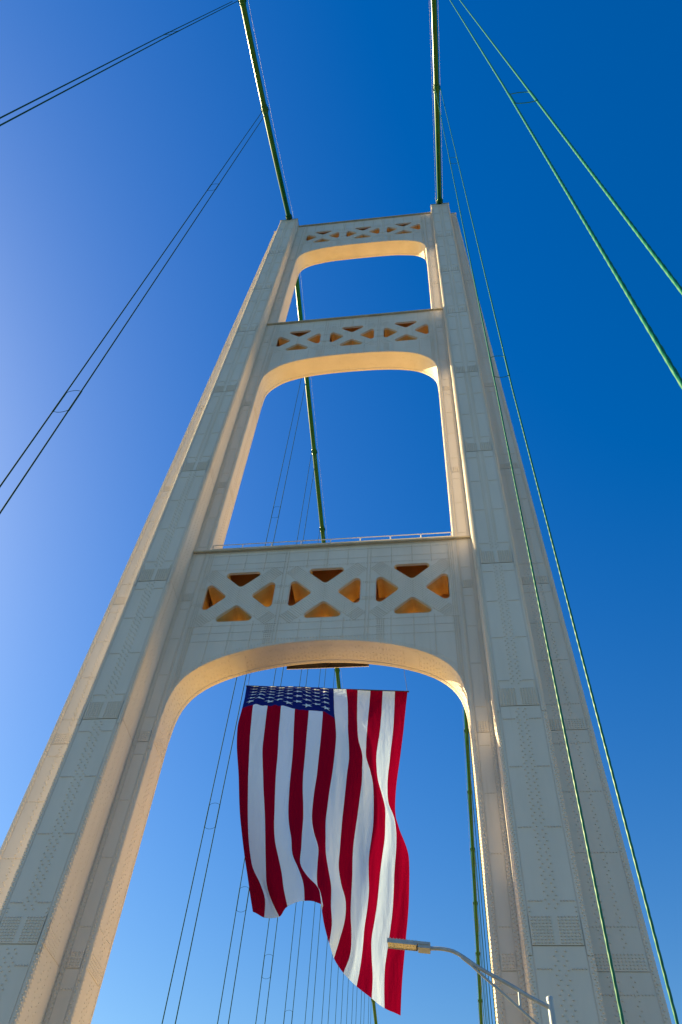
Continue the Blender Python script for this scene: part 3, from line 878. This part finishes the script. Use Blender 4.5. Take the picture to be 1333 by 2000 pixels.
for i in range(nu - 1):
    st_ = i // NU
    for j in range(nv - 1):
        fm.f.append((i * nv + j, (i + 1) * nv + j, (i + 1) * nv + j + 1, i * nv + j + 1))
        fm.m.append(2 if (st_ < 7 and j < cant) else (0 if st_ % 2 == 0 else 1)); fm.sm.append(True)
du = np.gradient(S, axis=0); dv = np.gradient(S, axis=1)
NRM = np.cross(du, dv); NRM /= np.linalg.norm(NRM, axis=2)[..., None]
def fs(u, v):
    a = np.clip(u * NU, 0, nu - 1.001); b = np.clip(v * (nv - 1), 0, nv - 1.001)
    i, j = int(a), int(b); p, q = a - i, b - j
    f = lambda T: (T[i, j] * (1 - p) + T[i + 1, j] * p) * (1 - q) + (T[i, j + 1] * (1 - p) + T[i + 1, j + 1] * p) * q
    return f(S), f(NRM)
for r_ in range(9):
    for c_ in (range(1, 12, 2) if r_ % 2 == 0 else range(2, 11, 2)):
        uc = 7.0 * (r_ + 1) / 10; vc = 0.4 * c_ / 12
        ring = []
        for k in range(10):
            rr = 0.285 if k % 2 == 0 else 0.112
            an = math.pi + k * math.pi / 5            # a point towards the first stripe
            ring.append((uc + rr * math.cos(an) / 0.692, vc + rr * math.sin(an) / 17.1))
        for off in (0.025, -0.025):
            P = [fs(uc, vc)] + [fs(*q) for q in ring]
            P2 = [fs((uc + q[0]) / 2, (vc + q[1]) / 2) for q in ring]
            V = [p + n_ * off for p, n_ in P + P2]
            Fc = [(0, 11 + k, 11 + (k + 1) % 10) for k in range(10)] + [(11 + k, 1 + k, 1 + (k + 1) % 10, 11 + (k + 1) % 10) for k in range(10)]
            fm.add(V, Fc, 3)
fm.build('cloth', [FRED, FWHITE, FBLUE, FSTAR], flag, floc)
bm_ = MB()
pl, pr_ = np.array([-4.55, 4.2, 30.50]), np.array([4.93, 4.2, 29.66])
bm_.tube([pl, pr_], 0.045, 8)
bm_.build('hanging_bar', [BLACK], flag, floc)
for t in (0.012, 0.99):
    lm = MB()
    q = pl + (pr_ - pl) * t
    lm.tube([q, (q[0] * 0.97, 3.72, 31.05 if t < .5 else 30.9)], 0.012, 5)
    lm.build('hanging_line', [BLACK], flag, floc)

# ------------------------------------------------------------------ street lamp
def px(u, v, Y):
    d_ = (u - 666.5) / 1532.1 * RI - (v - 1000) / 1532.1 * UP + FW
    return CAM + d_ * ((Y - CAM[1]) / d_[1])
LX = 8.4
_d = (1073.5 - 666.5) / 1532.1 * RI - (1947 - 1000) / 1532.1 * UP + FW
PT = CAM + _d * ((LX - CAM[0]) / _d[0])
LY = PT[1]
K = (LY - CAM[1]) / 11.904                     # lamp is built at real size, from the 11.9 m reading
lamp = thing('street_lamp', 'grey galvanised street lamp with flat LED head on a braced curved arm', 'street lamp', (LX, LY, DECK + 0.15))
lloc = (LX, LY, DECK + 0.15)
pm = MB()
pm.tube([(LX, LY, DECK + 0.15), (LX, LY, DECK + 3.0), (LX, LY, PT[2] - 0.06)], [0.085, 0.075, 0.058], 16)
pm.box(LX - 0.16, LX + 0.16, LY - 0.16, LY + 0.16, DECK + 0.151, DECK + 0.19)
pole = pm.build('pole', [STEEL], lamp, lloc)
pc = MB()
pc.tube([(LX, LY, PT[2] - 0.075), (LX, LY, PT[2] - 0.02), (LX, LY, PT[2] + 0.0), (LX, LY, PT[2] + 0.012)], [0.062, 0.064, 0.05, 0.02], 16)
c_ = pc.build('pole_cap', [STEEL], None, lloc)
c_.parent = pole; c_.location = (0, 0, 0)
def L(u, v, dy=0): 
    return px(u, v, LY) + np.array([0, dy, 0])
am = MB()
am.tube(smooth_path([L(1071, 1966), L(1040, 1950), L(1000, 1926), L(960, 1904), L(925, 1883), L(905, 1869), L(885, 1858), L(862, 1853), L(836, 1852.5)], 30), 0.036, 12)
am.tube([L(1067, 1963.5), L(1079, 1970)], 0.045, 10)
am.build('arm', [STEEL], lamp, lloc)
br = MB()
br.tube([L(902, 1869.5), L(925, 1887.5)], 0.03, 10)
br.tube(smooth_path([L(912, 1877), L(940, 1903), L(980, 1938), L(1020, 1974), L(1068, 2016)], 14), 0.024, 10)
br.tube([L(1014, 1936), L(1017, 1971)], 0.022, 8)
br.build('brace', [STEEL], lamp, lloc)
hd = MB()
a_, b_ = L(757.5, 1843), L(841, 1851.5)
ax = (b_ - a_); ln = np.linalg.norm(ax); ax /= ln
sd = np.array([0, 1.0, 0]); sd -= ax * (sd @ ax); sd /= np.linalg.norm(sd)
upv = np.cross(ax, sd); upv = upv if upv[2] > 0 else -upv
def hb(mb, t0, t1, w0, w1, h0, h1, mi=0, w0b=None):
    c = []
    for hh in (h0, h1):
        for t, w_ in ((t0, w0), (t1, w0), (t1, w1), (t0, w1)):
            c.append(a_ + ax * (t * ln) + sd * w_ + upv * hh)
    mb.hexa(c, mi)
W2 = 0.13
hb(hd, 0.0, 1.0, -W2, W2, 0.0, 0.05)
hb(hd, 0.72, 1.0, -W2 * 0.9, W2 * 0.9, -0.062, -0.002)
hb(hd, 0.0, 0.70, -W2, -W2 + 0.016, -0.03, -0.002)
hb(hd, 0.0, 0.70, W2 - 0.016, W2, -0.03, -0.002)
for t in np.linspace(0.06, 0.66, 9):
    hb(hd, t, t + 0.012, -W2 * 0.85, W2 * 0.85, 0.052, 0.075)
hb(hd, 0.80, 0.9, -0.03, 0.03, 0.052, 0.085)
head = hd.build('lamp_head', [STEEL], lamp, lloc)
lp = MB()
hb(lp, 0.01, 0.67, -W2 + 0.018, W2 - 0.018, -0.018, -0.003, 0)
hb(lp, 0.672, 0.70, -W2 + 0.018, W2 - 0.018, -0.02, -0.003, 2)
for i in range(8):
    for j in range(3):
        t = 0.05 + i * 0.078
        w_ = -0.075 + j * 0.075
        q = a_ + ax * (t + 0.02) * ln + sd * w_ - upv * 0.0185
        lp.tube([q, q - upv * 0.004, q - upv * 0.009], [0.024, 0.021, 0.01], 8, 1)
o_ = lp.build('led_panel', [LENS, LED, BLACK], None, lloc)
o_.parent = head; o_.location = (0, 0, 0)
